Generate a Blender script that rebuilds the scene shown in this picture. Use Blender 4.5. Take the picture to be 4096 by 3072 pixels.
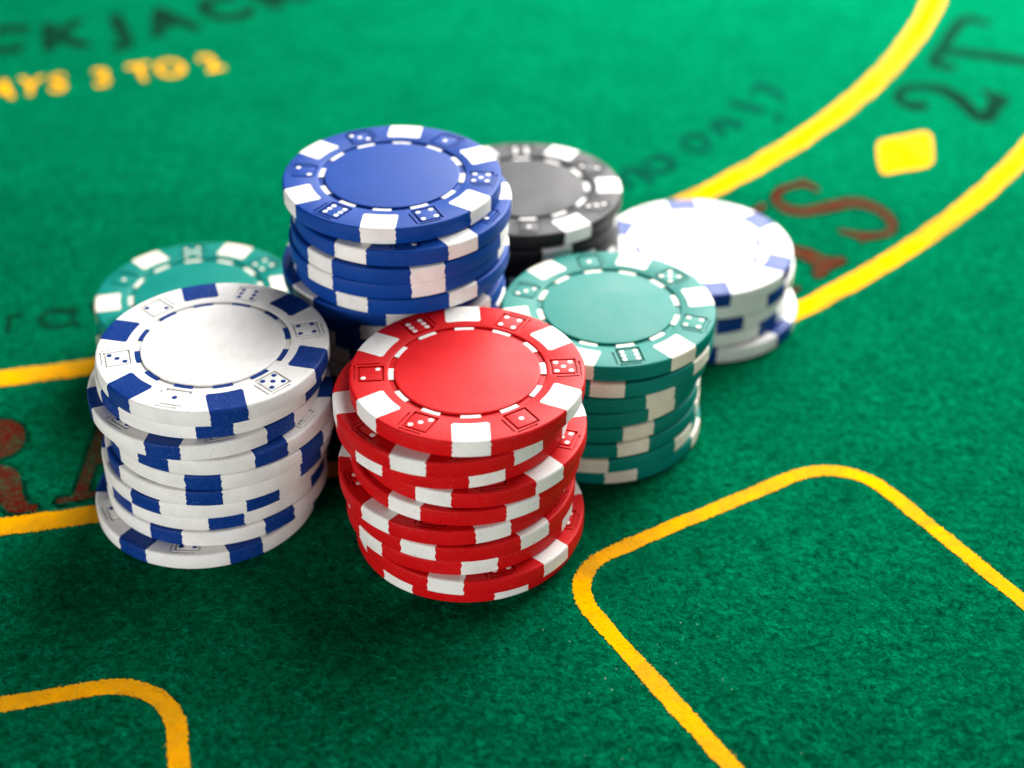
import bpy, bmesh, math, random
import numpy as np
from mathutils import Vector, Matrix

for o in list(bpy.data.objects):
    bpy.data.objects.remove(o, do_unlink=True)
scene = bpy.context.scene
COL = scene.collection
MM = 0.001
rng = random.Random(7)

# ------------------------------------------------------------------ camera, light, exposure
cam_data = bpy.data.cameras.new('camera')
cam = bpy.data.objects.new('camera', cam_data)
COL.objects.link(cam)
cam.location = (0, 0, 0.18595)
cam.rotation_euler = (math.radians(90 - 35.656), 0, 0)
cam_data.sensor_width = 36.0
cam_data.lens = 55.29
cam_data.clip_start = 0.01
cam_data.clip_end = 20
cam_data.dof.use_dof = True
cam_data.dof.focus_distance = 0.263
cam_data.dof.aperture_fstop = 9.6
cam_data.dof.aperture_blades = 0
scene.camera = cam

world = bpy.data.worlds.new('World')
scene.world = world
world.use_nodes = True
world.node_tree.nodes['Background'].inputs['Color'].default_value = (1.0, 0.97, 0.94, 1)
world.node_tree.nodes['Background'].inputs['Strength'].default_value = 0.012


def area_lamp(name, loc, target, sx, sy, watts, col):
    d = bpy.data.lights.new(name, 'AREA')
    d.shape = 'RECTANGLE'
    d.size, d.size_y = sx, sy
    d.energy = watts
    d.color = col
    o = bpy.data.objects.new(name, d)
    COL.objects.link(o)
    o.location = loc
    o.rotation_euler = (Vector(target) - Vector(loc)).to_track_quat('-Z', 'Y').to_euler()
    return o


area_lamp('window_softbox', (0.25, 0.72, 0.31), (0.155, 0.34, 0.0), 0.50, 0.32, 12.0, (1.0, 0.985, 0.965))
area_lamp('overhead_fill', (0.24, 0.50, 0.44), (0.08, 0.34, 0.0), 0.34, 0.30, 3.6, (1.0, 0.985, 0.965))  # added fill lamp from above, evens out the light on the chip tops
area_lamp('left_bounce', (-0.40, -0.24, 0.11), (-0.02, 0.24, 0.03), 0.36, 0.18, 2.85, (1.0, 0.985, 0.965))
area_lamp('right_fill', (0.32, -0.28, 0.11), (0.0, 0.25, 0.03), 0.30, 0.18, 1.1, (1.0, 0.985, 0.965))  # added fill lamp, brightens the green rims and the red stack's right side

scene.render.engine = 'CYCLES'
vs = scene.view_settings
vs.view_transform = 'Standard'
vs.look = 'None'
vs.exposure = 0.0
vs.gamma = 1.0
vs.use_curve_mapping = False

# ------------------------------------------------------------------ material helpers


def new_mat(name):
    m = bpy.data.materials.new(name)
    m.use_nodes = True
    nt = m.node_tree
    return m, nt, nt.nodes['Principled BSDF']


def node(nt, kind, **kw):
    n = nt.nodes.new(kind)
    for k, v in kw.items():
        if k in n.inputs:
            n.inputs[k].default_value = v
        else:
            setattr(n, k, v)
    return n


def mix_col(nt, fac, a, b, blend='MIX'):
    n = nt.nodes.new('ShaderNodeMix')
    n.data_type = 'RGBA'
    n.blend_type = blend
    L = nt.links
    for sock, v in ((n.inputs[0], fac), (n.inputs[6], a), (n.inputs[7], b)):
        if hasattr(v, 'links'):
            L.new(v, sock)
        else:
            sock.default_value = v
    return n.outputs[2]


def ramp(nt, src, p0, p1, c0=(0, 0, 0, 1), c1=(1, 1, 1, 1)):
    r = nt.nodes.new('ShaderNodeValToRGB')
    r.color_ramp.elements[0].position = p0
    r.color_ramp.elements[1].position = p1
    r.color_ramp.elements[0].color = c0
    r.color_ramp.elements[1].color = c1
    nt.links.new(src, r.inputs[0])
    return r.outputs[0]


def rgba(c, k=1.0):
    return (c[0] * k, c[1] * k, c[2] * k, 1)


def plastic(name, col, rough=0.42, fleck=None, fleck_amt=0.0, dirt=0.0, spec=0.13, bump=0.45):
    m, nt, bs = new_mat(name)
    L = nt.links
    tc = node(nt, 'ShaderNodeTexCoord')
    oi = node(nt, 'ShaderNodeObjectInfo')
    off = node(nt, 'ShaderNodeVectorMath', operation='SCALE')
    L.new(oi.outputs['Location'], off.inputs[0])
    off.inputs['Scale'].default_value = 13.7
    vec = node(nt, 'ShaderNodeVectorMath', operation='ADD')
    L.new(tc.outputs['Object'], vec.inputs[0])
    L.new(off.outputs[0], vec.inputs[1])
    V = vec.outputs[0]
    # slow tone drift
    n1 = node(nt, 'ShaderNodeTexNoise', Scale=140.0, Detail=4.0, Roughness=0.6)
    L.new(V, n1.inputs['Vector'])
    c = mix_col(nt, ramp(nt, n1.outputs['Fac'], 0.3, 0.75), rgba(col, 0.90), rgba(col, 1.06))
    # fine grain of the moulded plastic
    n2 = node(nt, 'ShaderNodeTexNoise', Scale=3300.0, Detail=3.0, Roughness=0.75)
    L.new(V, n2.inputs['Vector'])
    if fleck:
        c = mix_col(nt, ramp(nt, n2.outputs['Fac'], 0.56, 0.74, (0, 0, 0, 1), (fleck_amt,) * 3 + (1,)), c, rgba(fleck))
    if dirt:
        n3 = node(nt, 'ShaderNodeTexNoise', Scale=2300.0, Detail=2.0, Roughness=0.6)
        L.new(V, n3.inputs['Vector'])
        c = mix_col(nt, ramp(nt, n3.outputs['Fac'], 0.685, 0.73, (0, 0, 0, 1), (min(1.0, dirt * 2.6),) * 3 + (1,)), c, (0.16, 0.14, 0.12, 1))
        n4 = node(nt, 'ShaderNodeTexNoise', Scale=260.0, Detail=5.0, Roughness=0.7)
        L.new(V, n4.inputs['Vector'])
        c = mix_col(nt, ramp(nt, n4.outputs['Fac'], 0.48, 0.78, (0, 0, 0, 1), (dirt * 0.9,) * 3 + (1,)), c, (0.42, 0.36, 0.27, 1))
    L.new(c, bs.inputs['Base Color'])
    rr = node(nt, 'ShaderNodeMapRange')
    L.new(n1.outputs['Fac'], rr.inputs[0])
    rr.inputs[1].default_value = 0.3
    rr.inputs[2].default_value = 0.7
    rr.inputs[3].default_value = rough - 0.04
    rr.inputs[4].default_value = rough + 0.08
    L.new(rr.outputs[0], bs.inputs['Roughness'])
    bs.inputs['Specular IOR Level'].default_value = spec
    bp = node(nt, 'ShaderNodeBump', Strength=bump, Distance=0.00008)
    L.new(n2.outputs['Fac'], bp.inputs['Height'])
    nrm = bp.outputs[0]
    for ang, sc in ((0.5, 1.0), (2.1, 1.3)):
        mp = node(nt, 'ShaderNodeMapping')
        mp.inputs['Rotation'].default_value = (0, 0, ang)
        mp.inputs['Scale'].default_value = (sc, sc * 34, sc)
        L.new(V, mp.inputs['Vector'])
        sn = node(nt, 'ShaderNodeTexNoise', Scale=130.0, Detail=2.0, Roughness=0.5)
        L.new(mp.outputs[0], sn.inputs['Vector'])
        sb = node(nt, 'ShaderNodeBump', Strength=0.30, Distance=0.00005)
        L.new(ramp(nt, sn.outputs['Fac'], 0.69, 0.73), sb.inputs['Height'])
        L.new(nrm, sb.inputs['Normal'])
        nrm = sb.outputs[0]
    L.new(nrm, bs.inputs['Normal'])
    return m


RED = (0.56, 0.003, 0.005)
BLUE = (0.002, 0.046, 0.270)
WHITE = (0.80, 0.79, 0.77)
GREEN = (0.0003, 0.190, 0.155)
BLACK = (0.012, 0.011, 0.013)
M_red = plastic('red_plastic', RED, 0.46, (0.85, 0.20, 0.20), 0.22)
M_blue = plastic('blue_plastic', BLUE, 0.46, (0.10, 0.16, 0.50), 0.25)
M_blue_spot = plastic('blue_spot_paint', (0.002, 0.032, 0.20), 0.40, (0.25, 0.40, 0.75), 0.26)
M_white = plastic('white_plastic', WHITE, 0.42, None, 0, 0.22)
M_white_spot = plastic('white_spot_paint', (0.80, 0.785, 0.76), 0.42, None, 0, 0.30)
M_cream_spot = plastic('cream_spot_paint', (0.78, 0.73, 0.62), 0.42, None, 0, 0.32)
M_green = plastic('green_plastic', GREEN, 0.46, (0.02, 0.32, 0.27), 0.2)
M_black = plastic('black_plastic', BLACK, 0.44, (0.05, 0.05, 0.055), 0.3, spec=0.18)

# ------------------------------------------------------------------ mesh helpers


def mesh_from(name, verts, faces, sharp_deg=30, scale=MM):
    me = bpy.data.meshes.new(name)
    me.from_pydata([(v[0] * scale, v[1] * scale, v[2] * scale) for v in verts], [], faces)
    bm = bmesh.new()
    bm.from_mesh(me)
    bmesh.ops.recalc_face_normals(bm, faces=bm.faces)
    bm.to_mesh(me)
    bm.free()
    me.update()
    if sharp_deg:
        for p in me.polygons:
            p.use_smooth = True
        me.set_sharp_from_angle(angle=math.radians(sharp_deg))
    return me


def link(name, me, mat, parent=None, **props):
    o = bpy.data.objects.new(name, me)
    COL.objects.link(o)
    if me is not None and mat is not None:
        if not me.materials:
            me.materials.append(None)
        o.material_slots[0].link = 'OBJECT'
        o.material_slots[0].material = mat
    if parent:
        o.parent = parent
    for k, v in props.items():
        o[k] = v
    return o


def box_faces(b):
    return [[b, b + 3, b + 2, b + 1], [b + 4, b + 5, b + 6, b + 7], [b, b + 1, b + 5, b + 4],
            [b + 1, b + 2, b + 6, b + 5], [b + 2, b + 3, b + 7, b + 6], [b + 3, b, b + 4, b + 7]]


# ------------------------------------------------------------------ the felt and its print
GLYPHS = [
 ["letter_s","red",[["strip",[[75.4,340.9],[75.1,341.3],[74.8,341.9],[74.5,342.4],[74.2,342.9],[73.8,343.4],[73.5,343.7],[73.2,344.1],[73.0,344.4],[72.7,344.6],[72.5,344.8],[72.1,344.9],[71.8,344.9],[71.3,344.8],[70.9,344.7],[70.4,344.5],[69.8,344.2],[69.3,343.9],[68.8,343.6],[68.3,343.4],[67.7,343.1],[67.1,342.8],[66.6,342.5],[66.0,342.0],[65.5,341.5],[65.0,340.9],[64.5,340.2],[64.1,339.4],[63.8,338.5],[63.4,337.6],[63.2,336.6],[63.1,335.6],[63.1,334.6],[63.2,333.7],[63.4,332.9],[63.6,332.1],[63.9,331.4],[64.2,330.8],[64.6,330.2],[65.1,329.7],[65.5,329.3],[66.0,328.9],[66.6,328.6],[67.1,328.4],[67.7,328.2],[68.3,328.1],[69.0,328.0],[69.7,328.0],[70.4,328.1],[71.2,328.2],[72.0,328.5],[72.9,328.8],[73.7,329.1],[74.5,329.4],[75.3,329.7],[76.2,330.0],[77.0,330.3],[77.8,330.7],[78.7,331.0],[79.4,331.2],[80.1,331.4],[80.7,331.6],[81.3,331.8],[81.8,331.9],[82.3,332.0],[82.8,332.0],[83.2,331.9],[83.8,331.8],[84.3,331.6],[84.8,331.3],[85.4,331.0],[85.9,330.6],[86.3,330.2],[86.8,329.7],[87.2,329.1],[87.5,328.5],[87.9,327.8],[88.2,327.2],[88.4,326.6],[88.6,326.0],[88.7,325.4],[88.7,324.8],[88.7,324.2],[88.7,323.8],[88.6,323.4],[88.6,323.1],[88.6,322.7],[88.5,322.4],[88.4,322.0],[88.3,321.7],[88.1,321.4],[87.9,321.1],[87.6,320.8],[87.3,320.6],[86.8,320.3],[86.4,320.1],[85.9,319.8],[85.3,319.8],[84.7,319.7],[84.1,319.7],[83.5,319.7],[83.0,319.7],[82.4,319.9],[82.0,319.8],[81.5,319.9],[81.1,320.0],[80.6,320.2],[80.1,320.3],[79.7,320.5],[79.2,320.6],[78.8,320.8],[78.3,321.0],[77.9,321.1],[77.4,321.3],[77.0,321.5]],[[74.7,339.3],[74.4,339.8],[74.1,340.3],[73.8,340.8],[73.4,341.3],[73.1,341.7],[72.9,342.0],[72.6,342.2],[72.4,342.3],[72.2,342.4],[72.0,342.4],[71.7,342.4],[71.4,342.3],[71.1,342.4],[70.7,342.3],[70.2,342.2],[69.8,342.1],[69.3,341.9],[68.8,341.7],[68.3,341.4],[67.7,341.0],[67.2,340.6],[66.7,340.2],[66.3,339.8],[65.9,339.3],[65.7,338.9],[65.4,338.3],[65.2,337.8],[65.1,337.3],[65.0,336.9],[64.9,336.6],[64.9,336.3],[65.0,336.0],[65.0,335.5],[65.1,335.1],[65.2,334.7],[65.4,334.3],[65.6,333.9],[65.9,333.6],[66.3,333.2],[66.6,332.9],[67.1,332.6],[67.5,332.4],[68.0,332.2],[68.5,332.0],[69.0,331.9],[69.6,331.9],[70.2,331.9],[70.8,332.0],[71.5,332.2],[72.3,332.5],[73.1,332.9],[73.9,333.3],[74.7,333.8],[75.6,334.2],[76.4,334.5],[77.3,334.9],[78.1,335.2],[79.0,335.6],[79.8,335.9],[80.6,336.1],[81.3,336.3],[81.9,336.4],[82.5,336.5],[83.1,336.5],[83.7,336.4],[84.3,336.3],[84.9,336.0],[85.5,335.6],[86.1,335.2],[86.7,334.7],[87.2,334.2],[87.7,333.6],[88.2,333.0],[88.7,332.3],[89.1,331.6],[89.5,330.8],[89.9,330.0],[90.2,329.2],[90.4,328.5],[90.6,327.6],[90.8,326.8],[90.9,325.9],[90.9,325.0],[90.8,324.0],[90.6,323.0],[90.3,322.0],[90.0,321.1],[89.6,320.3],[89.2,319.5],[88.7,318.9],[88.1,318.4],[87.6,318.1],[87.1,317.9],[86.6,317.7],[86.1,317.6],[85.6,317.5],[85.0,317.3],[84.4,317.1],[83.7,316.9],[83.0,316.7],[82.4,316.6],[81.8,316.6],[81.2,316.8],[80.7,317.1],[80.3,317.4],[79.9,317.8],[79.5,318.1],[79.1,318.4],[78.6,318.7],[78.2,319.0],[77.8,319.3],[77.4,319.6],[77.0,319.9],[76.6,320.2]]],["poly",[[70.6,344.6],[72.1,345.9],[73.3,343.6],[71.6,342.3]]],["poly",[[79.3,319.0],[81.3,315.5],[83.6,318.4],[81.2,319.6]]]]],
 ["digit_two","black",[["strip",[[112.3,388.7],[112.0,388.8],[111.7,389.0],[111.4,389.1],[111.1,389.3],[110.8,389.5],[110.5,389.7],[110.0,389.6],[109.6,389.5],[109.1,389.4],[108.6,389.3],[108.2,389.3],[107.8,389.3],[107.5,389.6],[107.2,389.9],[106.8,390.2],[106.6,390.6],[106.3,391.0],[106.2,391.4],[106.0,391.9],[105.9,392.5],[105.9,393.0],[105.9,393.4],[105.9,393.5],[105.9,393.4],[106.0,393.6],[106.2,394.0],[106.5,394.6],[107.0,395.2],[107.5,395.7],[108.0,396.2],[108.7,396.6],[109.5,397.0],[110.3,397.4],[111.2,397.7],[112.1,397.8],[112.9,397.9],[113.6,397.8],[114.3,397.5],[114.9,397.2],[115.5,396.8],[116.1,396.3],[116.7,395.8],[117.2,395.2],[117.6,394.6],[118.1,393.9],[118.5,393.2],[118.8,392.4],[119.2,391.6],[119.5,390.8],[119.8,389.9],[120.0,389.1],[120.3,388.1],[120.5,387.2],[120.7,386.2],[121.0,385.3],[121.2,384.3],[121.4,383.2],[121.6,382.1],[121.9,381.1],[122.2,380.1],[122.6,379.3],[123.0,378.8],[123.4,378.4],[123.8,378.1],[124.2,377.9],[124.6,377.6]],[[111.8,386.3],[111.5,386.1],[111.1,385.8],[110.7,385.6],[110.3,385.3],[109.9,385.1],[109.5,384.9],[109.1,385.0],[108.6,385.1],[108.2,385.3],[107.7,385.4],[107.2,385.7],[106.8,386.0],[106.4,386.3],[106.0,386.6],[105.6,387.0],[105.3,387.5],[104.9,388.0],[104.7,388.6],[104.4,389.2],[104.2,389.9],[104.0,390.7],[103.9,391.7],[104.0,393.0],[104.3,394.5],[104.8,395.7],[105.3,396.8],[106.0,397.8],[106.7,398.6],[107.4,399.4],[108.2,400.0],[109.0,400.5],[109.9,400.9],[110.9,401.2],[111.9,401.4],[112.8,401.5],[113.7,401.6],[114.5,401.5],[115.3,401.4],[116.1,401.2],[116.8,400.9],[117.5,400.5],[118.2,400.1],[118.8,399.6],[119.4,399.1],[120.0,398.5],[120.5,397.8],[121.0,397.1],[121.5,396.3],[121.9,395.5],[122.3,394.6],[122.7,393.6],[123.0,392.6],[123.3,391.7],[123.6,390.7],[123.8,389.5],[124.0,388.3],[124.2,387.1],[124.3,386.1],[124.5,385.2],[124.7,384.5],[124.8,384.0],[125.1,383.5],[125.4,383.1],[125.7,382.7],[126.0,382.2],[126.4,381.7]]],["poly",[[123.7,380.8],[125.0,377.8],[127.2,378.5],[129.9,383.8],[134.4,390.8],[134.1,393.9],[131.8,395.5],[129.1,397.5],[128.4,395.9],[130.0,392.4],[128.8,389.2],[126.1,383.8]]]]],
 ["letter_t","black",[["poly",[[125.7,425.5],[130.6,424.6],[146.1,418.9],[157.0,414.7],[155.6,409.9],[144.9,414.3],[129.5,419.9],[123.6,421.1]]],["poly",[[124.8,429.6],[127.4,429.6],[125.6,425.1],[123.4,421.5],[120.9,416.7],[125.1,413.3],[124.1,410.3],[119.9,412.4],[118.4,415.4],[119.2,418.9],[122.1,424.2]]],["poly",[[124.8,429.6],[127.4,429.6],[131.5,437.8],[136.2,445.4],[141.4,441.6],[142.8,444.4],[138.6,448.8],[135.5,448.8],[130.8,441.6]]]]],
 ["letter_r","red",[["poly",[[-105.2,246.8],[-102.4,247.0],[-100.6,247.0],[-99.5,246.9],[-97.8,246.5],[-95.9,245.0],[-94.5,242.4],[-94.0,239.8],[-94.3,237.6],[-95.6,235.9],[-97.4,234.8],[-98.3,234.5],[-99.1,237.3],[-99.1,239.8],[-99.8,242.4],[-101.0,244.5],[-104.4,243.9]]],["poly",[[-99.1,233.4],[-96.8,232.7],[-95.4,232.3],[-93.8,231.5],[-92.3,229.6],[-91.2,226.7],[-90.5,224.3],[-89.2,222.0],[-88.1,221.1],[-87.1,221.1],[-86.6,219.9],[-87.2,219.2],[-89.9,218.8],[-91.6,219.0],[-93.1,220.4],[-94.0,222.0],[-95.7,226.4],[-97.0,229.3],[-98.5,231.2]]]]],
 ["letter_a","red",[["poly",[[-80.3,251.9],[-80.8,242.4],[-80.9,235.1],[-80.8,229.1],[-80.8,224.3],[-81.4,223.5],[-83.6,222.8],[-83.7,222.0],[-83.0,221.2],[-79.5,222.4],[-76.0,223.7],[-76.2,225.1],[-78.5,224.9],[-78.7,228.0],[-78.7,232.9],[-73.4,235.1],[-73.8,237.3],[-78.8,235.6],[-79.0,241.3],[-78.7,248.6],[-78.7,251.9]]]]],
 ["letter_y","red",[["poly",[[58.1,319.3],[64.2,314.2],[68.8,311.8],[72.1,308.4],[75.5,308.6],[76.0,306.7],[72.3,304.0],[69.8,300.4],[67.9,299.7],[67.7,302.4],[68.7,305.0],[66.3,308.1],[63.2,309.9],[56.6,315.4]]],["poly",[[52.8,325.2],[57.5,330.5],[60.5,334.2],[61.2,332.9],[60.0,330.1],[57.9,327.9],[54.9,321.3]]]]],
 ["letter_a","red",[["poly",[[55.2,297.0],[60.5,294.4],[63.5,296.3],[63.7,294.8],[61.1,292.5],[54.7,292.7]]]]],
 ["diamond","yellow",[["poly",[[94.0,364.7],[95.2,366.8],[97.0,367.7],[101.3,369.3],[106.3,371.5],[108.2,371.7],[108.9,369.7],[108.1,364.7],[106.9,357.7],[106.0,354.9],[104.3,352.9],[101.5,351.6],[97.5,350.6],[93.3,348.8],[92.3,349.2],[92.2,352.2],[92.8,357.7]]]]],
 ["letter_n","grey",[["strip",[[30.2,343.6],[30.0,344.1],[29.7,344.6],[29.4,345.0],[29.2,345.5],[28.9,345.9],[28.7,346.4],[28.5,346.9],[28.3,347.4],[28.0,347.9],[27.8,348.4],[27.6,349.0],[27.3,349.6]],[[29.0,340.7],[28.7,341.2],[28.5,341.7],[28.2,342.1],[27.9,342.6],[27.6,343.1],[27.4,343.7],[27.1,344.3],[26.9,345.0],[26.7,345.6],[26.5,346.2],[26.3,346.8],[26.1,347.4]]],["strip",[[27.2,347.8],[27.7,348.2],[28.1,348.6],[28.6,349.0],[29.0,349.3],[29.3,349.5],[29.6,349.6],[29.9,349.5],[30.2,349.3],[30.5,349.1],[30.8,348.7],[31.2,348.3],[31.6,347.8],[32.0,347.2],[32.5,346.5],[33.0,345.7],[33.5,344.9],[34.0,344.0],[34.5,343.2]],[[26.8,350.2],[27.2,350.7],[27.7,351.2],[28.1,351.7],[28.6,352.2],[29.2,352.6],[29.7,352.8],[30.3,352.8],[30.8,352.6],[31.3,352.3],[31.7,351.8],[32.1,351.4],[32.6,350.8],[33.1,350.1],[33.6,349.3],[34.1,348.4],[34.6,347.5],[35.1,346.7],[35.6,345.8]]]]],
 ["letter_d","grey",[["strip",[[40.5,354.3],[40.3,353.7],[40.2,353.3],[39.9,352.9],[39.5,352.5],[39.0,352.1],[38.3,351.8],[37.7,351.6],[37.0,351.6],[36.3,351.6],[35.6,351.8],[35.0,352.1],[34.6,352.5],[34.2,352.9],[34.0,353.4],[33.9,353.7],[33.9,353.9],[33.9,354.1],[34.0,354.4],[34.3,354.8],[34.8,355.3],[35.3,355.7],[35.9,356.0],[36.6,356.2],[37.3,356.2],[38.0,356.2],[38.7,356.0],[39.2,355.7],[39.7,355.3],[40.1,354.8],[40.3,354.4],[40.3,354.1],[40.4,353.5]],[[41.5,353.5],[41.3,352.7],[40.9,351.7],[40.4,350.9],[39.8,350.2],[39.1,349.7],[38.4,349.4],[37.6,349.2],[36.8,349.1],[36.0,349.2],[35.2,349.4],[34.5,349.7],[33.9,350.2],[33.4,350.9],[33.0,351.7],[32.7,352.7],[32.7,353.9],[32.9,355.1],[33.3,356.1],[33.8,356.9],[34.4,357.6],[35.1,358.1],[35.9,358.5],[36.7,358.7],[37.5,358.8],[38.3,358.7],[39.1,358.5],[39.8,358.1],[40.4,357.6],[40.9,356.9],[41.3,356.1],[41.5,355.1],[41.6,354.3]]],["strip",[[41.8,353.5],[41.5,354.1],[41.1,354.8],[40.8,355.6],[40.4,356.3],[40.1,357.0],[39.7,357.6],[39.3,358.3],[38.9,358.9],[38.5,359.5],[38.1,360.0],[37.7,360.6],[37.4,361.2]],[[40.9,351.6],[40.6,352.3],[40.2,353.0],[39.9,353.7],[39.6,354.4],[39.2,355.0],[38.9,355.6],[38.5,356.2],[38.1,356.7],[37.7,357.2],[37.3,357.7],[36.9,358.2],[36.5,358.8]]]]],
 ["letter_o","grey",[["strip",[[50.2,365.4],[50.0,364.7],[49.9,364.3],[49.6,363.9],[49.2,363.5],[48.7,363.2],[48.1,363.0],[47.5,363.0],[46.9,363.1],[46.3,363.3],[45.8,363.7],[45.3,364.2],[45.0,364.8],[44.7,365.4],[44.6,366.0],[44.6,366.4],[44.6,366.8],[44.7,367.1],[44.8,367.5],[45.1,367.9],[45.5,368.3],[46.0,368.6],[46.6,368.8],[47.2,368.9],[47.8,368.7],[48.4,368.5],[48.9,368.1],[49.4,367.6],[49.8,367.0],[50.0,366.4],[50.1,365.9],[50.1,365.4],[50.1,364.6]],[[51.3,364.3],[51.0,363.4],[50.6,362.3],[50.0,361.5],[49.4,360.8],[48.7,360.4],[48.0,360.2],[47.2,360.2],[46.5,360.3],[45.8,360.6],[45.1,361.1],[44.5,361.7],[44.0,362.5],[43.6,363.5],[43.3,364.6],[43.2,365.8],[43.3,367.2],[43.6,368.5],[44.1,369.6],[44.7,370.4],[45.3,371.1],[46.0,371.5],[46.8,371.7],[47.5,371.8],[48.3,371.6],[49.0,371.3],[49.7,370.8],[50.3,370.1],[50.8,369.3],[51.2,368.3],[51.4,367.2],[51.5,366.0],[51.4,365.0]]]]],
 ["letter_n","grey",[["strip",[[56.2,372.5],[55.8,373.0],[55.5,373.6],[55.1,374.2],[54.8,374.8],[54.4,375.4],[54.1,375.8],[53.9,376.2],[53.6,376.4],[53.4,376.7],[53.2,376.9],[53.1,377.1],[52.9,377.3]],[[54.9,369.2],[54.5,369.7],[54.2,370.3],[53.8,370.8],[53.4,371.4],[53.1,371.8],[52.8,372.3],[52.6,372.7],[52.4,373.0],[52.2,373.3],[52.1,373.6],[51.9,373.8],[51.8,374.1]]],["strip",[[52.6,373.9],[53.0,374.4],[53.3,375.0],[53.5,375.4],[53.8,375.8],[54.0,376.0],[54.2,376.2],[54.5,376.3],[54.9,376.4],[55.3,376.4],[55.7,376.3],[56.2,376.2],[56.7,376.0],[57.3,375.7],[57.9,375.4],[58.6,374.9],[59.3,374.5],[60.0,374.0],[60.6,373.5]],[[51.9,376.6],[52.2,377.0],[52.4,377.5],[52.7,378.1],[53.1,378.7],[53.6,379.2],[54.1,379.7],[54.6,379.9],[55.2,380.1],[55.7,380.2],[56.3,380.1],[56.9,380.0],[57.5,379.9],[58.1,379.5],[58.8,379.1],[59.5,378.5],[60.2,378.0],[60.9,377.4],[61.5,376.9]]]]],
 ["digit_one","grey",[["strip",[[58.3,387.7],[59.1,387.4],[59.9,387.0],[60.7,386.6],[61.4,386.2],[62.2,385.8],[62.9,385.4],[63.6,385.0],[64.3,384.5],[65.0,384.0],[65.7,383.5],[66.4,383.0],[67.1,382.5]],[[59.0,391.4],[59.8,391.1],[60.6,390.8],[61.4,390.5],[62.2,390.2],[63.0,389.8],[63.8,389.4],[64.6,388.9],[65.3,388.3],[66.0,387.8],[66.7,387.2],[67.4,386.6],[68.1,386.1]]]]],
 ["dot","grey",[["strip",[[70.5,380.3],[70.4,380.1],[70.5,380.2],[70.5,380.3],[70.5,380.4],[70.6,380.4],[70.6,380.4],[70.6,380.4],[70.6,380.4],[70.6,380.4],[70.6,380.4],[70.7,380.4],[70.7,380.4],[70.7,380.3],[70.7,380.2],[70.7,380.1],[70.7,380.0],[70.7,379.9],[70.6,379.8],[70.6,379.7],[70.6,379.7],[70.6,379.6],[70.5,379.6],[70.5,379.6],[70.5,379.6],[70.5,379.6],[70.5,379.6],[70.5,379.6],[70.4,379.7],[70.4,379.7],[70.4,379.8],[70.4,379.9],[70.4,379.8]],[[71.7,379.8],[71.7,379.5],[71.5,379.0],[71.3,378.5],[71.1,378.1],[70.9,377.8],[70.7,377.6],[70.4,377.5],[70.2,377.4],[70.0,377.5],[69.8,377.6],[69.6,377.8],[69.5,378.1],[69.4,378.5],[69.3,379.0],[69.3,379.5],[69.3,380.0],[69.4,380.6],[69.6,381.1],[69.8,381.5],[70.0,381.9],[70.2,382.2],[70.4,382.5],[70.7,382.6],[70.9,382.6],[71.1,382.6],[71.3,382.5],[71.5,382.2],[71.7,381.9],[71.8,381.5],[71.8,381.0],[71.8,380.6],[71.8,380.3]]]]],
 ["digit_seven","grey",[["strip",[[65.9,395.2],[66.2,395.6],[66.5,396.0],[66.7,396.4],[66.9,396.6],[67.0,396.8],[67.2,396.9],[67.5,397.2],[67.7,397.5],[68.0,397.7],[68.2,397.8],[68.3,397.8],[68.6,397.8],[68.9,397.5],[69.3,396.9],[69.7,396.1],[70.2,395.3],[70.7,394.5],[71.2,393.8],[71.6,393.2],[72.0,392.7],[72.4,392.2],[72.8,391.7],[73.2,391.2],[73.6,390.7]],[[65.2,397.3],[65.4,397.8],[65.5,398.3],[65.8,398.9],[66.0,399.6],[66.4,400.3],[66.8,400.8],[67.1,401.2],[67.5,401.5],[67.9,401.9],[68.5,402.1],[69.0,402.2],[69.6,401.9],[70.1,401.4],[70.7,400.7],[71.2,399.8],[71.7,399.0],[72.1,398.2],[72.6,397.5],[72.9,396.9],[73.3,396.3],[73.7,395.8],[74.1,395.2],[74.4,394.7],[74.8,394.1]]]]],
 ["letter_r","black",[["strip",[[-109.1,284.7],[-109.0,284.1],[-108.9,283.5],[-108.7,283.0],[-108.6,282.4],[-108.4,281.8],[-108.3,281.2],[-108.2,280.7],[-108.1,280.1],[-107.9,279.5],[-107.8,278.8],[-107.7,278.2],[-107.5,277.6]],[[-108.0,284.6],[-107.9,284.0],[-107.7,283.5],[-107.6,282.9],[-107.5,282.3],[-107.3,281.7],[-107.2,281.1],[-107.1,280.5],[-106.9,279.9],[-106.8,279.3],[-106.7,278.7],[-106.6,278.0],[-106.4,277.4]]],["strip",[[-107.4,282.0],[-107.3,282.4],[-107.3,282.8],[-107.2,283.1],[-107.2,283.5],[-107.1,283.7],[-107.0,283.8],[-106.9,283.9],[-106.7,283.9],[-106.4,283.9],[-106.1,283.9],[-105.8,283.9],[-105.5,283.9]],[[-108.2,282.8],[-108.1,283.2],[-108.1,283.6],[-108.1,284.0],[-108.0,284.4],[-107.9,284.8],[-107.7,285.2],[-107.4,285.4],[-107.1,285.4],[-106.8,285.4],[-106.4,285.4],[-106.1,285.4],[-105.8,285.4]]]]],
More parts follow.
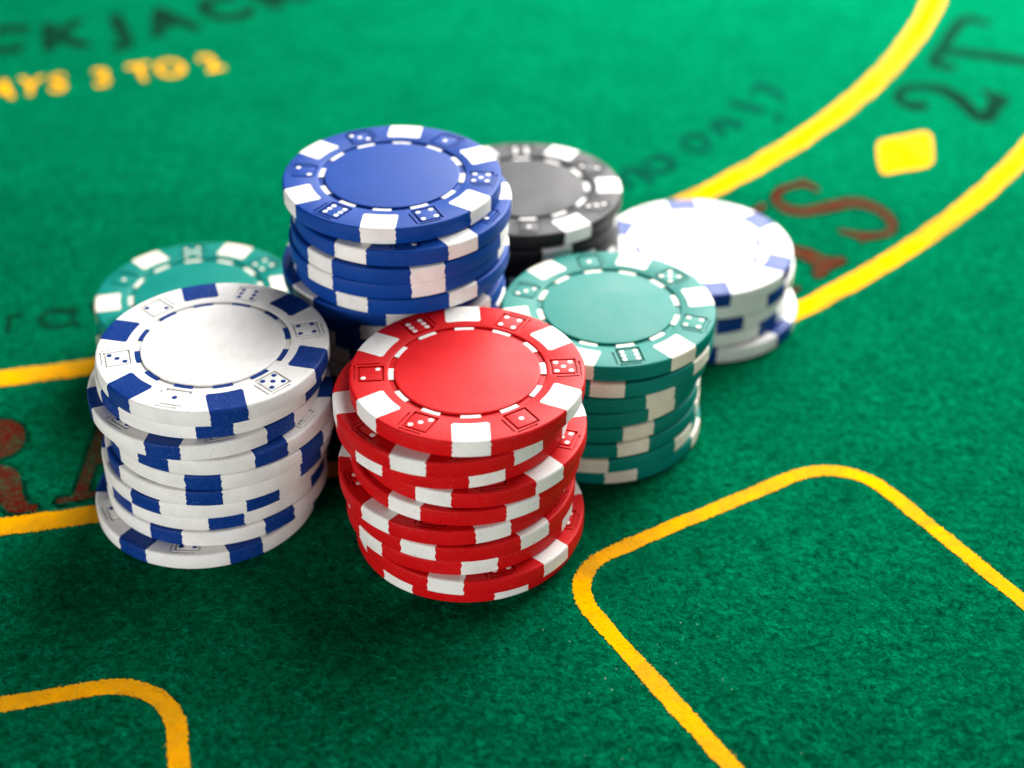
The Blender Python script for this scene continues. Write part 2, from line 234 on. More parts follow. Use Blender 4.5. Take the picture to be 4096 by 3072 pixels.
 ["letter_a","black",[["strip",[[-94.9,284.1],[-94.8,283.5],[-94.8,283.2],[-94.9,282.8],[-95.2,282.3],[-95.6,281.9],[-96.0,281.5],[-96.6,281.3],[-97.2,281.1],[-97.9,281.1],[-98.6,281.1],[-99.2,281.3],[-99.8,281.5],[-100.3,281.9],[-100.6,282.2],[-100.8,282.5],[-100.9,282.7],[-100.9,283.0],[-100.9,283.3],[-100.8,283.7],[-100.5,284.2],[-100.2,284.6],[-99.7,285.0],[-99.1,285.2],[-98.5,285.4],[-97.8,285.4],[-97.1,285.4],[-96.5,285.2],[-95.9,284.9],[-95.4,284.6],[-95.1,284.3],[-94.9,284.0],[-94.7,283.4]],[[-93.7,283.6],[-93.6,282.9],[-93.6,282.0],[-93.9,281.2],[-94.2,280.6],[-94.7,280.1],[-95.3,279.6],[-96.0,279.3],[-96.7,279.2],[-97.5,279.1],[-98.2,279.2],[-99.0,279.4],[-99.7,279.7],[-100.4,280.2],[-101.0,280.8],[-101.5,281.6],[-101.9,282.6],[-102.1,283.6],[-102.1,284.5],[-101.9,285.3],[-101.5,285.9],[-101.0,286.5],[-100.4,286.9],[-99.8,287.2],[-99.0,287.4],[-98.3,287.5],[-97.5,287.4],[-96.7,287.2],[-96.0,286.8],[-95.3,286.4],[-94.7,285.7],[-94.2,284.9],[-93.9,284.2]]],["strip",[[-95.9,288.2],[-95.8,287.6],[-95.6,287.0],[-95.5,286.3],[-95.3,285.7],[-95.2,285.0],[-95.0,284.4],[-94.8,283.7],[-94.5,282.9],[-94.3,282.2],[-94.0,281.5],[-93.8,280.8],[-93.5,280.3],[-93.0,279.8],[-92.7,279.9],[-92.5,280.1],[-92.4,280.4],[-92.3,280.6],[-92.3,280.7]],[[-94.9,288.3],[-94.8,287.6],[-94.6,287.0],[-94.5,286.4],[-94.3,285.8],[-94.2,285.2],[-94.0,284.6],[-93.8,283.9],[-93.6,283.2],[-93.4,282.5],[-93.2,281.9],[-93.0,281.5],[-92.9,281.3],[-93.1,281.4],[-93.2,281.3],[-93.1,281.3],[-93.0,281.4],[-92.9,281.6],[-92.7,281.6]]]]],
 ["letter_w","black",[["strip",[[-92.4,289.6],[-91.9,288.4],[-91.3,287.1],[-90.7,285.7],[-90.1,284.5],[-89.6,283.4],[-88.8,282.7],[-88.2,283.4],[-88.2,284.5],[-88.2,285.7],[-88.3,286.9],[-88.3,287.8],[-88.4,287.8],[-88.5,287.8],[-88.1,287.1],[-87.6,286.0],[-87.0,284.9],[-86.4,283.9],[-85.6,283.5],[-85.3,284.5],[-85.3,285.7],[-85.4,287.0],[-85.6,288.4],[-85.8,289.8],[-85.9,291.1]],[[-91.7,290.3],[-91.1,289.1],[-90.5,287.8],[-89.9,286.5],[-89.4,285.3],[-89.0,284.7],[-89.1,284.6],[-89.3,284.5],[-89.3,285.2],[-89.3,286.3],[-89.3,287.6],[-89.3,288.7],[-88.9,289.5],[-88.1,289.0],[-87.5,288.0],[-86.9,286.9],[-86.4,285.9],[-86.0,285.4],[-86.3,285.4],[-86.4,285.4],[-86.4,286.1],[-86.5,287.3],[-86.6,288.7],[-86.8,290.1],[-86.9,291.4]]]]]]
ARC_UP = (-170.6, 575.3, 321.25, 5.7)     # centre x, y, radius, width (mm)
ARC_LOW = (-157.5, 558.9, 350.1, 5.0)


def felt_material():
    m, nt, bs = new_mat('green_felt')
    L = nt.links
    geo = node(nt, 'ShaderNodeNewGeometry')
    P = geo.outputs['Position']
    big = node(nt, 'ShaderNodeTexNoise', Scale=95.0, Detail=5.0, Roughness=0.62)
    mid = node(nt, 'ShaderNodeTexNoise', Scale=620.0, Detail=6.0, Roughness=0.68, Distortion=0.6)
    fine = node(nt, 'ShaderNodeTexNoise', Scale=3000.0, Detail=4.0, Roughness=0.7, Distortion=1.2)
    for n in (big, mid, fine):
        L.new(P, n.inputs['Vector'])
    c = mix_col(nt, ramp(nt, mid.outputs['Fac'], 0.32, 0.68), (0.0002, 0.032, 0.013, 1), (0.0003, 0.270, 0.114, 1))
    c = mix_col(nt, ramp(nt, big.outputs['Fac'], 0.30, 0.70, (0, 0, 0, 1), (0.40, 0.40, 0.40, 1)), c, (0.0002, 0.140, 0.058, 1))
    soft = node(nt, 'ShaderNodeTexNoise', Scale=60.0, Detail=5.0, Roughness=0.7, Distortion=0.8)
    L.new(P, soft.inputs['Vector'])
    c = mix_col(nt, ramp(nt, soft.outputs['Fac'], 0.36, 0.60, (0.38, 0.38, 0.38, 1), (0, 0, 0, 1)), c, (0.0002, 0.075, 0.034, 1))
    c = mix_col(nt, ramp(nt, fine.outputs['Fac'], 0.30, 0.62, (0.55, 0.55, 0.55, 1), (0, 0, 0, 1)), c, (0.0002, 0.028, 0.012, 1))
    L.new(c, bs.inputs['Base Color'])
    bs.inputs['Roughness'].default_value = 0.95
    bs.inputs['IOR'].default_value = 1.0
    b1 = node(nt, 'ShaderNodeBump', Strength=0.8, Distance=0.0004)
    L.new(mid.outputs['Fac'], b1.inputs['Height'])
    b2 = node(nt, 'ShaderNodeBump', Strength=0.7, Distance=0.00012)
    L.new(fine.outputs['Fac'], b2.inputs['Height'])
    L.new(b1.outputs[0], b2.inputs['Normal'])
    L.new(b2.outputs[0], bs.inputs['Normal'])
    return m


def print_material(name, col, bleed, bleed_amt, k=1.0):
    m, nt, bs = new_mat(name)
    L = nt.links
    geo = node(nt, 'ShaderNodeNewGeometry')
    P = geo.outputs['Position']
    mid = node(nt, 'ShaderNodeTexNoise', Scale=700.0, Detail=5.0, Roughness=0.7, Distortion=0.5)
    fine = node(nt, 'ShaderNodeTexNoise', Scale=3400.0, Detail=3.0, Roughness=0.7, Distortion=1.0)
    for n in (mid, fine):
        L.new(P, n.inputs['Vector'])
    c = mix_col(nt, ramp(nt, mid.outputs['Fac'], 0.3, 0.7), rgba(col, 0.92), rgba(col, 1.02))
    c = mix_col(nt, ramp(nt, mid.outputs['Fac'], 0.52, 0.70, (0, 0, 0, 1), (bleed_amt,) * 3 + (1,)), c, rgba(bleed))
    soft = node(nt, 'ShaderNodeTexNoise', Scale=60.0, Detail=5.0, Roughness=0.7, Distortion=0.8)
    L.new(P, soft.inputs['Vector'])
    c = mix_col(nt, ramp(nt, soft.outputs['Fac'], 0.36, 0.60, (0.38, 0.38, 0.38, 1), (0, 0, 0, 1)), c, (0.0002, 0.075, 0.034, 1))
    c = mix_col(nt, ramp(nt, fine.outputs['Fac'], 0.26, 0.46, (0.30, 0.30, 0.30, 1), (0, 0, 0, 1)), c, rgba(col, 0.7))
    L.new(c, bs.inputs['Base Color'])
    bs.inputs['Roughness'].default_value = 0.9
    bs.inputs['IOR'].default_value = 1.0
    b2 = node(nt, 'ShaderNodeBump', Strength=0.6, Distance=0.00015)
    L.new(fine.outputs['Fac'], b2.inputs['Height'])
    L.new(b2.outputs[0], bs.inputs['Normal'])
    return m


YELLOW = (1.0, 0.44, 0.0)
M_felt = felt_material()
M_print = {
    'yellow': print_material('yellow_print', YELLOW, (0.98, 0.35, 0.0), 0.4),
    'red': print_material('dull_red_print', (0.11, 0.006, 0.004), (0.03, 0.035, 0.016), 0.55),
    'outline': print_material('dark_green_print', (0.001, 0.018, 0.010), (0.001, 0.03, 0.016), 0.4),
    'black': print_material('black_print', (0.004, 0.016, 0.011), (0.002, 0.05, 0.03), 0.3),
    'grey': print_material('faded_black_print', (0.002, 0.045, 0.030), (0.001, 0.09, 0.05), 0.5),
}

# table top: a thick cloth-covered board
TX0, TX1, TY0, TY1 = -420, 420, 20, 900
fv = []
for z in (0, -18):
    fv += [(TX0, TY0, z), (TX1, TY0, z), (TX1, TY1, z), (TX0, TY1, z)]
felt = link('table_felt', mesh_from('table_felt', fv, box_faces(0), 0), M_felt, kind='structure')

Z_PRINT = 0.14


def sheet(name, polys, mat, z=Z_PRINT, parent=felt, **props):
    """flat print: polys = list of (verts, faces) in mm on the cloth"""
    V, F = [], []
    for k, (vv, ff) in enumerate(polys):
        b = len(V)
        V += [(x, y, z + 0.006 * k) for x, y in vv]
        F += [[i + b for i in f] for f in ff]
    me = bpy.data.meshes.new(name)
    me.from_pydata([(x * MM, y * MM, zz * MM) for x, y, zz in V], [], F)
    bm = bmesh.new()
    bm.from_mesh(me)
    for f in bm.faces:
        if f.normal.z < 0:
            f.normal_flip()
    bmesh.ops.triangulate(bm, faces=[f for f in bm.faces if len(f.verts) > 4])
    bm.to_mesh(me)
    bm.free()
    return link(name, me, mat, parent, **props)


def band(pts, width, jit=0.10, step=0.3):
    """ragged-edged strip along a polyline"""
    P = np.array(pts, float)
    d = np.r_[0, np.cumsum(np.hypot(*np.diff(P, axis=0).T))]
    s = np.arange(0, d[-1], step)
    Q = np.c_[np.interp(s, d, P[:, 0]), np.interp(s, d, P[:, 1])]
    T = np.gradient(Q, axis=0)
    T /= np.linalg.norm(T, axis=1)[:, None]
    N = np.c_[-T[:, 1], T[:, 0]]
    r = np.random.RandomState(len(pts))

    def rag():
        slow = np.interp(s, np.arange(0, d[-1] + 9, 4.0), r.normal(0, jit * 0.9, len(np.arange(0, d[-1] + 9, 4.0))))
        return slow + r.normal(0, jit, len(s))
    A = Q + N * (width / 2 + rag())[:, None]
    B = Q - N * (width / 2 + rag())[:, None]
    n = len(s)
    return ([tuple(a) for a in A] + [tuple(b) for b in B], [[i, i + 1, n + i + 1, n + i] for i in range(n - 1)]), Q


def rounded(corners, rad, closed=False):
    C = [np.array(c, float) for c in corners]
    out = [C[0]]
    for i in range(1, len(C) - 1):
        a, b, c = C[i - 1], C[i], C[i + 1]
        u = (a - b) / np.linalg.norm(a - b)
        w = (c - b) / np.linalg.norm(c - b)
        ha = 0.5 * math.acos(float(np.clip(u @ w, -1, 1)))
        R = rad[i - 1]
        t = R / math.tan(ha)
        mid = (u + w) / np.linalg.norm(u + w)
        O = b + mid * (R / math.sin(ha))
        p0, p1 = b + u * t, b + w * t
        a0 = math.atan2(*(p0 - O)[::-1])
        a1 = math.atan2(*(p1 - O)[::-1])
        da = (a1 - a0 + math.pi) % (2 * math.pi) - math.pi
        for k in range(17):
            an = a0 + da * k / 16
            out.append(O + R * np.array([math.cos(an), math.sin(an)]))
    out.append(C[-1])
    return out


def arc_pts(cx, cy, r, a0, a1, n=240):
    return [(cx + r * math.cos(math.radians(a0 + (a1 - a0) * i / n)), cy + r * math.sin(math.radians(a0 + (a1 - a0) * i / n))) for i in range(n + 1)]


# rounded betting boxes and the two long arcs of the layout
du = np.array([0.857, 0.516])
dl = np.array([0.510, -0.860])
boxA = np.array([28.3, 168.0]) - dl * 40.0      # upper left corner of the right-hand box
boxB = boxA + du * 64.5
line_specs = [
    ('betting_box_line', rounded([boxA + dl * 110, boxA, boxB, boxB + dl * 110, boxA + dl * 110.0], [11.0, 12.0, 8.0]), 3.1, 0.10),
    ('betting_box_line', rounded([(-150.0, 155.8), (-54.6, 178.4), (-36.0, 96.0)], [11.5]), 3.3, 0.10),
    ('arc_line', arc_pts(*ARC_UP[:3], -122, 5), ARC_UP[3], 0.16),
    ('arc_line', arc_pts(*ARC_LOW[:3], -122, 5), ARC_LOW[3], 0.14),
]
line_paths = []
for nm, pts, w, jit in line_specs:
    pf, Q = band(pts, w, jit)
    sheet(nm, [pf], M_print['yellow'])
    line_paths.append((Q, w))


def grow(L, R, k):
    L, R = np.array(L), np.array(R)
    d = (L - R) / (np.linalg.norm(L - R, axis=1)[:, None] + 1e-6)
    return (L + d * k), (R - d * k)


def poly_grow(P, k):
    P = np.array(P)
    area = 0.5 * np.sum(P[:, 0] * np.roll(P[:, 1], -1) - np.roll(P[:, 0], -1) * P[:, 1])
    e = np.roll(P, -1, 0) - np.roll(P, 1, 0)
    n = np.c_[e[:, 1], -e[:, 0]] * (1 if area > 0 else -1)
    n /= np.linalg.norm(n, axis=1)[:, None] + 1e-9
    return P + n * k


for nm, colour, shapes in GLYPHS:
    def build(k):
        out = []
        for sh in shapes:
            if sh[0] == 'strip':
                L, R = grow(sh[1], sh[2], k)
                n = len(L)
                out.append(([tuple(a) for a in L] + [tuple(a) for a in R], [[i, i + 1, n + i + 1, n + i] for i in range(n - 1)]))
            else:
                P = poly_grow(sh[1], k)
                out.append(([tuple(a) for a in P], [list(range(len(P)))]))
        return out
    pnm = 'printed_' + nm
    if colour == 'red':
        o = sheet(pnm, build(0.0), M_print['red'], Z_PRINT + 0.02)
        sheet('letter_outline', build(0.95), M_print['outline'], Z_PRINT - 0.03, parent=o)
    else:
        sheet(pnm, build(0.45 if nm in ('digit_two', 'letter_t') else 0.0), M_print[colour], Z_PRINT + 0.005)


def text_glyph(ch, pos, size, ang, mat, bold, name, sx=1.0):
    cu = bpy.data.curves.new(name, 'FONT')
    cu.body = ch
    cu.size = size * MM
    cu.align_x = 'CENTER'
    cu.offset = bold * MM
    cu.resolution_u = 4
    tmp = bpy.data.objects.new('tmp', cu)
    COL.objects.link(tmp)
    dg = bpy.context.evaluated_depsgraph_get()
    me = bpy.data.meshes.new_from_object(tmp.evaluated_get(dg))
    bpy.data.objects.remove(tmp, do_unlink=True)
    bpy.data.curves.remove(cu)
    me.transform(Matrix.Translation((pos[0] * MM, pos[1] * MM, (Z_PRINT + 0.01) * MM)) @ Matrix.Rotation(ang, 4, 'Z') @ Matrix.Diagonal((sx, 1, 1, 1)))
    me.materials.clear()
    me.name = name
    return link(name, me, mat, felt)


CX, CY = -165.0, 566.0
for ch, x, y in (('P', -146.0, 391.5), ('A', -139.0, 392.3), ('Y', -131.5, 394.6), ('S', -124.3, 396.6), ('3', -112.5, 400.2), ('T', -102.0, 403.8), ('O', -94.0, 406.6), ('2', -83.0, 410.4)):
    a = math.atan2(y - CY, x - CX) + math.pi / 2
    text_glyph(ch, (x, y), 16.0, a, M_print['yellow'], 0.42, 'printed_letter_' + ch.lower() if ch.isalpha() else 'printed_digit', 0.66)
for ch, ad in (('B', -15.0), ('L', -8.5), ('A', -1.0), ('C', 7.0), ('K', 14.5), ('J', 21.5), ('A', 27.5), ('C', 35.0), ('K', 42.5)):
    a0 = math.atan2(421.8 - CY, -128.3 - CX) + math.radians(ad - 14.5)
    R0 = 144.5
    text_glyph(ch, (CX + R0 * math.cos(a0), CY + R0 * math.sin(a0)), 27.0, a0 + math.pi / 2, M_print['black'], 1.3, 'printed_letter_' + ch.lower(), 0.75)

# ------------------------------------------------------------------ loose fibres of the felt (uncountable)


def fibre_material(name, c0, c1, rough=0.8, clump=False):
    m, nt, bs = new_mat(name)
    geo = node(nt, 'ShaderNodeNewGeometry')
    c = mix_col(nt, geo.outputs['Random Per Island'], rgba(c0), rgba(c1))
    if clump:
        for sc, lo, hi, amt in ((230.0, 0.38, 0.64, 0.58), (760.0, 0.39, 0.60, 0.92)):
            n = node(nt, 'ShaderNodeTexNoise', Scale=sc, Detail=4.0, Roughness=0.65, Distortion=0.5)
            nt.links.new(geo.outputs['Position'], n.inputs['Vector'])
            c = mix_col(nt, ramp(nt, n.outputs['Fac'], lo, hi, (amt,) * 3 + (1,), (0, 0, 0, 1)), c, rgba(c0, 0.5))
    nt.links.new(c, bs.inputs['Base Color'])
    bs.inputs['Roughness'].default_value = rough
    bs.inputs['IOR'].default_value = 1.0
    return m


def fibres(name, P, seed, mat, label, lmin, lmax, width, lift, avoid=None):
    r = np.random.RandomState(seed)
    n = len(P)
    K = 4
    # the nap leans one way, with stray fibres in every direction
    head = np.where(r.rand(n) < 0.62, r.normal(-0.45, 0.55, n) + np.pi * (r.rand(n) < 0.5), r.uniform(0, 2 * np.pi, n))
    bend = r.normal(0, 0.9, n)
    Lk = r.uniform(lmin, lmax, n)
    if avoid is not None:
        D = np.c_[np.cos(head), np.sin(head)] * Lk[:, None]
        ok = ~(avoid(P + D * 0.85) | avoid(P + D * 0.5)) | (r.rand(n) < 0.06)
        P, head, bend, Lk = P[ok], head[ok], bend[ok], Lk[ok]
        n = len(P)
    h = np.abs(r.normal(0, lift, n)) + 0.02
    base = r.uniform(0.0, 0.16, n)
    V = np.empty((n, K, 2, 3))
    pos = np.array(P, float).copy()
    for k in range(K):
        t = k / (K - 1)
        a = head + bend * (t - 0.5) * 2
        if k:
            pos = pos + np.c_[np.cos(a), np.sin(a)] * (Lk / (K - 1))[:, None]
        nx = np.c_[-np.sin(a), np.cos(a)] * (width * (1 - 0.55 * t))
        z = base + h * math.sin(math.pi * min(t * 0.85 + 0.08, 1))
        V[:, k, 0, :2] = pos + nx / 2
        V[:, k, 1, :2] = pos - nx / 2
        V[:, k, 0, 2] = z
        V[:, k, 1, 2] = z + r.normal(0, width * 0.3, n)
    V = (V.reshape(-1, 3) * MM).astype(np.float32)
    q = np.array([[2 * k, 2 * k + 2, 2 * k + 3, 2 * k + 1] for k in range(K - 1)])
    F = (np.arange(n)[:, None, None] * (2 * K) + q[None]).reshape(-1)
    me = bpy.data.meshes.new(name)
    me.vertices.add(len(V))
    me.vertices.foreach_set('co', V.ravel())
    me.loops.add(len(F))
    me.loops.foreach_set('vertex_index', F.astype(np.int32))
    nf = len(F) // 4
    me.polygons.add(nf)
    me.polygons.foreach_set('loop_start', (np.arange(nf) * 4).astype(np.int32))
    me.polygons.foreach_set('loop_total', np.full(nf, 4, np.int32))
    me.update()
    me.validate()
    return link(name, me, mat, felt, kind='stuff', label=label)


R_ = np.random.RandomState(3)


def scatter(n):
    # denser towards the viewer, over the stretch of cloth that is in focus
    y = 150 + 190 * R_.rand(n) ** 1.7
    x = R_.uniform(-1, 1, n) * (70 + 0.28 * (y - 60))
    return np.c_[x, y]


def on_yellow(P):
    hit = np.zeros(len(P), bool)
    for cx, cy, r, w in (ARC_UP, ARC_LOW):
        hit |= np.abs(np.hypot(P[:, 0] - cx, P[:, 1] - cy) - r) < w / 2 - 0.25
    for Q, w in line_paths[:2]:
        Qs = Q[::4]
        for i in range(0, len(P), 20000):
            d2 = ((P[i:i + 20000, None, :] - Qs[None]) ** 2).sum(-1).min(1)
            hit[i:i + 20000] |= d2 < (w / 2 - 0.2) ** 2
    return hit


pts = scatter(170000)
hy = on_yellow(pts)
fibres('felt_fibres', pts[~hy], 1, fibre_material('green_fibre', (0.0002, 0.060, 0.025), (0.0003, 0.46, 0.205), clump=True), 'fine loose green fibres standing off the felt', 1.0, 3.6, 0.055, 0.16, avoid=on_yellow)
fibres('yellow_fibres', np.repeat(pts[hy], 2, 0) + R_.normal(0, 0.15, (2 * hy.sum(), 2)), 2, fibre_material('yellow_fibre', (0.96, 0.36, 0.0), (1.0, 0.48, 0.0)), 'short yellow fibres of the printed lines', 0.3, 0.9, 0.06, 0.05)
lint = np.c_[R_.normal(20, 9, 40), R_.normal(180, 9, 40)]
fibres('lint_specks', lint[~on_yellow(lint)], 5, fibre_material('pale_lint', (0.45, 0.60, 0.55), (0.8, 0.85, 0.8)), 'tiny pale lint specks on the green felt', 0.12, 0.5, 0.07, 0.2)
# ------------------------------------------------------------------ poker chip parts (shared meshes)
RAD, TH = 20.0, 3.24
SEG = 144
DIE_R, DIE_H, POCKET = 16.3, 1.88, 2.25


def lathe(name, prof, seg=SEG, sharp=30):
    V, F = [], []
    ring = []
    for r, z in prof:
        if r < 1e-6:
            ring.append([len(V)])
            V.append((0, 0, z))
        else:
            ring.append(list(range(len(V), len(V) + seg)))
            V += [(r * math.cos(2 * math.pi * i / seg), r * math.sin(2 * math.pi * i / seg), z) for i in range(seg)]
    for a, b in zip(ring[:-1], ring[1:]):
        for i in range(seg):
            j = (i + 1) % seg
            if len(a) == 1:
                F.append([a[0], b[j], b[i]])
            elif len(b) == 1:
                F.append([a[i], a[j], b[0]])
            else:
                F.append([a[i], a[j], b[j], b[i]])
    return mesh_from(name, V, F, sharp)


def rim_profile():
    """outer half of the chip section, from bottom to top"""
    p = [(19.40, 0.0), (19.70, 0.10), (19.91, 0.26), (20.0, 0.46)]
    p += [(20.0, 2.86), (19.955, 3.02), (19.85, 3.15), (19.68, 3.225), (19.50, TH)]
    return p


def chip_body():
    prof = [(0, 0), (17.0, 0.0)] + rim_profile() + [(13.62, TH), (13.50, TH - 0.05), (13.42, TH - 0.14), (13.40, TH - 0.40), (12.0, TH - 0.42), (0, TH - 0.42)]
    me = lathe('chip_body_blank', prof)
    o = link('tmp_body', me, None)
    V, F = [], []

    def bar(ang, r0, r1, t0, t1, depth):
        b = len(V)
        ca, sa = math.cos(ang), math.sin(ang)
        for z in (TH - depth, TH + 1):
            for r, t in ((r0, t0), (r1, t0), (r1, t1), (r0, t1)):
                V.append((r * ca - t * sa, r * sa + t * ca, z))
        F.extend(box_faces(b))
    for k in range(6):
        a = math.radians(60 * k)
        bar(a, DIE_R - POCKET, DIE_R + POCKET, -POCKET, POCKET, 0.30)
        bar(a, 18.88, 19.20, -2.55, 1.45, 0.22)
        bar(a, 14.85, 18.75, -3.05, -2.73, 0.22)
    cut = link('tmp_cut', mesh_from('cut', V, F, 0), None)
    md = o.modifiers.new('b', 'BOOLEAN')
    md.operation = 'DIFFERENCE'
    md.solver = 'EXACT'
    md.object = cut
    dg = bpy.context.evaluated_depsgraph_get()
    res = bpy.data.meshes.new_from_object(o.evaluated_get(dg))
    bpy.data.objects.remove(o, do_unlink=True)
    bpy.data.objects.remove(cut, do_unlink=True)
    res.name = 'chip_body'
    res.materials.clear()
    for p in res.polygons:
        p.use_smooth = True
    res.set_sharp_from_angle(angle=math.radians(28))
    return res


def spot_mesh(seed):
    """inlaid edge spot: wraps from the top face over the rim to the underside"""
    r = random.Random(seed)
    prof = [(None, TH), (16.6, TH), (18.2, TH)] + [rim_profile()[i] for i in (8, 7, 6, 5, 4)]
    for z in (2.5, 2.1, 1.7, 1.3, 0.95, 0.68):
        prof.append((20.0, z))
    prof += [rim_profile()[i] for i in (3, 2, 1, 0)]
    up = 0.028
    n_u = 14
    HW = 3.10
    outer, inner = [], []
    jl = jr = 0.0
    for j, (rad, z) in enumerate(prof):
        if rad is None or z > 3.16:
            jl, jr = r.uniform(-0.03, 0.03), r.uniform(-0.03, 0.03)
        else:
            jl = 0.4 * jl + r.uniform(-0.14, 0.14)
            jr = 0.4 * jr + r.uniform(-0.14, 0.14)
        rowo, rowi = [], []
        for i in range(n_u + 1):
            u = -1 + 2 * i / n_u
            u = math.copysign(abs(u) ** 0.8, u)
            t = u * HW + (jl if u < 0 else jr) * abs(u)
            if rad is None:
                ri = math.sqrt(15.0 ** 2 - t * t)
                e = abs(t) - (HW - 0.55)
                if e > 0:
                    ri += 0.55 - math.sqrt(max(0.0, 0.55 ** 2 - min(e, 0.55) ** 2))
                x = ri
            else:
                x = math.sqrt(rad * rad - t * t)
            rr = math.hypot(x, t)
            nz = 1.0 if (rad is None or z >= TH - 0.001) else (0.6 if z > 3.0 else 0.0)
            nr = 0.0 if nz == 1.0 else (0.8 if nz == 0.6 else 1.0)
            k = (rr + up * nr) / rr
            rowo.append((x * k, t * k, z + up * nz if z > 0.3 else z + 0.004))
            k = (rr - 0.5 * (1 if nr else 0)) / rr
            rowi.append((x * k, t * k, z - 0.25 if z > 2.9 else max(z, 0.35)))
        outer.append(rowo)
        inner.append(rowi)
    V, F = [], []
    nj, ni = len(prof), n_u + 1
    for rows in (outer, inner):
        for row in rows:
            V += row

    def oi(j, i):
        return j * ni + i

    def ii(j, i):
        return nj * ni + j * ni + i
    for j in range(nj - 1):
        for i in range(ni - 1):
            F.append([oi(j, i), oi(j, i + 1), oi(j + 1, i + 1), oi(j + 1, i)])
            F.append([ii(j, i), ii(j + 1, i), ii(j + 1, i + 1), ii(j, i + 1)])
        for i in (0, ni - 1):
            F.append([oi(j, i), oi(j + 1, i), ii(j + 1, i), ii(j, i)])
    for j in (0, nj - 1):
        for i in range(ni - 1):
            F.append([oi(j, i), ii(j, i), ii(j, i + 1), oi(j, i + 1)])
    return mesh_from('edge_spot_%d' % seed, V, F, 40)


def dash_mesh():
    V, F = [], []
    n = 8
    A = math.radians(7.4)
    prof = [(12.395, TH - 0.43), (12.395, TH - 0.24), (12.42, TH - 0.21), (13.36, TH - 0.21), (13.39, TH - 0.24), (13.39, TH - 0.43)]
    for i in range(n + 1):
        a = -A + 2 * A * i / n
        for r, z in prof:
            V.append((r * math.cos(a), r * math.sin(a), z))
    k = len(prof)
    for i in range(n):
        for j in range(k):
            F.append([i * k + j, i * k + (j + 1) % k, (i + 1) * k + (j + 1) % k, (i + 1) * k + j])
    F.append(list(range(k)))
    F.append([n * k + j for j in range(k)][::-1])
    return mesh_from('dash', V, F, 30)


def die_mesh():
    h, b = DIE_H, 0.14
    V = []
    for hh, z in ((h, TH - 0.31), (h, TH - 0.08), (h - 0.05, TH - 0.02), (h - b, TH)):
        V += [(DIE_R - hh, -hh, z), (DIE_R + hh, -hh, z), (DIE_R + hh, hh, z), (DIE_R - hh, hh, z)]
    F = [[0, 3, 2, 1], [12, 13, 14, 15]]
    for k in range(3):
        for i in range(4):
            F.append([4 * k + i, 4 * k + (i + 1) % 4, 4 * k + 4 + (i + 1) % 4, 4 * k + 4 + i])
    return mesh_from('die_face', V, F, 25)


BODY = chip_body()
SPOTS = [spot_mesh(s) for s in range(7)]
DISC = lathe('inlay_disc', [(0, TH - 0.41), (12.38, TH - 0.41), (12.38, TH - 0.14), (12.33, TH - 0.04), (12.22, TH + 0.015), (12.05, TH + 0.03), (0, TH + 0.03)], SEG)
DASH = dash_mesh()
DIE = die_mesh()
PIP = lathe('pip', [(0, -0.05), (0.46, -0.05), (0.46, 0.010), (0.43, 0.025), (0, 0.025)], 20)

Q = 1.22
# pip places inside a die, (radial, tangential); mirrored on the reverse side of a chip
PIPS = {1: [(0, 0)], 2: [(-Q, -Q), (Q, Q)], 3: [(Q, -Q), (0, 0), (-Q, Q)], 4: [(-Q, -Q), (-Q, Q), (Q, -Q), (Q, Q)],
        5: [(-Q, -Q), (-Q, Q), (Q, -Q), (Q, Q), (0, 0)], 6: [(s * 1.18, t) for s in (-1, 0, 1) for t in (-Q, Q)]}
ORDER = {'A': [1, 5, 4, 6, 2, 3], 'B': [1, 3, 2, 6, 4, 5]}


def chip(kind, x, y, z, rot_deg, side, top, label, group):
    body_m, spot_m = KINDS[kind][:2]
    root = bpy.data.objects.new('poker_chip', None)
    COL.objects.link(root)
    root.empty_display_size = 0.01
    root.location = (x * MM, y * MM, z * MM)
    root.rotation_euler = (0, 0, math.radians(rot_deg))
    root['label'] = label
    root['category'] = 'poker chip'
    root['group'] = group
    link('body', BODY, body_m, root)
    for k in range(6):
        s = link('edge_spot', rng.choice(SPOTS), spot_m, root)
        s.rotation_euler = (0, 0, math.radians(30 + 60 * k + rng.uniform(-0.6, 0.6)))
    if top:
        link('inlay_disc', DISC, body_m, root)
        for k in range(12):
            d = link('dash', DASH, spot_m, root)
            d.rotation_euler = (0, 0, math.radians(30 * k))
    for k, num in enumerate(ORDER[side]):
        df = link('die_face', DIE, body_m, root)
        df.rotation_euler = (0, 0, math.radians(60 * k))
        for pr, pt in PIPS[num]:
            p = link('pip', PIP, spot_m, df)
            p.location = ((DIE_R + pr) * MM, (pt if side == 'A' else -pt) * MM, TH * MM)
    return root


KINDS = {
    'red': (M_red, M_white_spot, 'red white-spotted poker chip'),
    'white': (M_white, M_blue_spot, 'white blue-spotted poker chip'),
    'blue': (M_blue, M_white_spot, 'blue white-spotted poker chip'),
    'green': (M_green, M_cream_spot, 'green white-spotted poker chip'),
    'black': (M_black, M_white_spot, 'black white-spotted poker chip'),
}
ORD = ['top', 'second', 'third', 'fourth', 'fifth', 'sixth', 'seventh', 'eighth', 'ninth', 'tenth', 'eleventh', 'twelfth', 'thirteenth', 'fourteenth', 'fifteenth']


def fill(n, x, y, spread, seed):
    r = random.Random(seed)
    return [(x + r.uniform(-spread, spread), y + r.uniform(-spread, spread), r.uniform(0, 60)) for _ in range(n)]


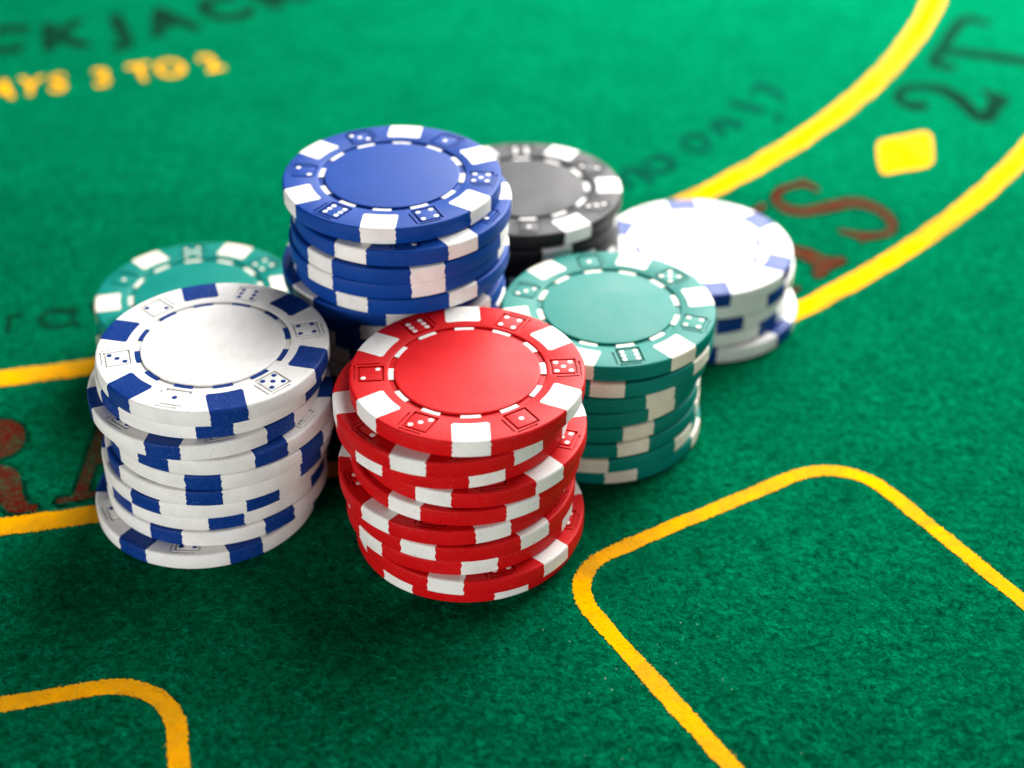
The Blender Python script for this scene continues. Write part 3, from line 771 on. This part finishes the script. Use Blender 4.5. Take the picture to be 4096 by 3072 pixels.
# every stack from its top chip down: centre x, y (mm) and turn of the spots (degrees)
STACKS = [
    ('red', 'the red stack in front', -56.2, 'A',
     [(-7.55, 217.11, 33.81), (-10.37, 215.91, 11.33), (-10.36, 217.09, 48.44), (-7.11, 216.25, 13.02), (-8.0, 215.67, 0.3), (-10.12, 214.56, 50.77), (-8.96, 214.19, 10.32), (-9.21, 214.65, 41.59), (-7.27, 213.23, 18.39), (-7.86, 214.97, 53.69)]),
    ('white', 'the tall white stack front left', -103.7, 'A',
     [(-51.73, 225.11, 46.33), (-52.61, 226.21, 39.83), (-54.0, 224.6, 19.02), (-51.77, 224.72, 4.56), (-51.53, 224.85, 28.94), (-52.47, 224.71, 31.43), (-53.64, 225.17, 2.37), (-53.92, 225.97, 43.33), (-53.94, 225.59, 11.32), (-55.82, 223.4, 58.12)]),
    ('blue', 'the tall blue stack', 55.6, 'B',
     [(-21.92, 255.83, 25.56), (-20.1, 253.69, 6.13), (-20.63, 253.2, 47.4), (-21.3, 253.66, 48.98), (-20.6, 253.66, 6.6), (-23.2, 254.92, 40.91), (-21.57, 254.91, 22.5)] + fill(8, -21.4, 254.9, 0.5, 5)),
    ('green', 'the green stack right behind the red stack', 100.7, 'B',
     [(18.03, 247.17, 10.68), (17.88, 246.62, 27.67), (16.92, 246.45, 59.78), (15.69, 246.36, 5.78), (15.94, 246.34, 51.24), (15.97, 246.01, 47.9), (15.81, 245.76, 26.24), (16.61, 246.74, 40.38)]),
    ('black', 'the black stack at the back', -87.5, 'B',
     [(2.6, 287.4, 2.5), (1.9, 287.0, 50.5)] + fill(7, 2.2, 287.5, 0.5, 9)),
    ('white', 'the low white stack rear right', 126.0, 'A',
     [(39.04, 286.37, 36.0), (39.8, 287.21, 18.15), (38.33, 286.39, 48.32), (39.09, 286.97, 15.85), (41.08, 286.05, 24.18)]),
    ('green', 'the short green stack behind white', 162.0, 'B',
     [(-63.5, 267.5, 12.0)] + fill(4, -63.4, 267.4, 0.7, 12)),
]
for kind, where, die_one, side, chips_ in STACKS:
    n = len(chips_)
    for i, (x, y, spot) in enumerate(chips_):
        top = i == 0
        if top:
            rot, sd = die_one, side
        else:
            rot, sd = spot - 30 + 60 * rng.randrange(6), rng.choice('AB')
        which = 'top' if top else ('lowest' if i == n - 1 else ORD[i] + ' from top')
        lab = KINDS[kind][2] + ', ' + which + ' of ' + where
        chip(kind, x, y, 0.16 + 3.3 * (n - 1 - i), rot, sd, top, lab, 'chips of ' + where)
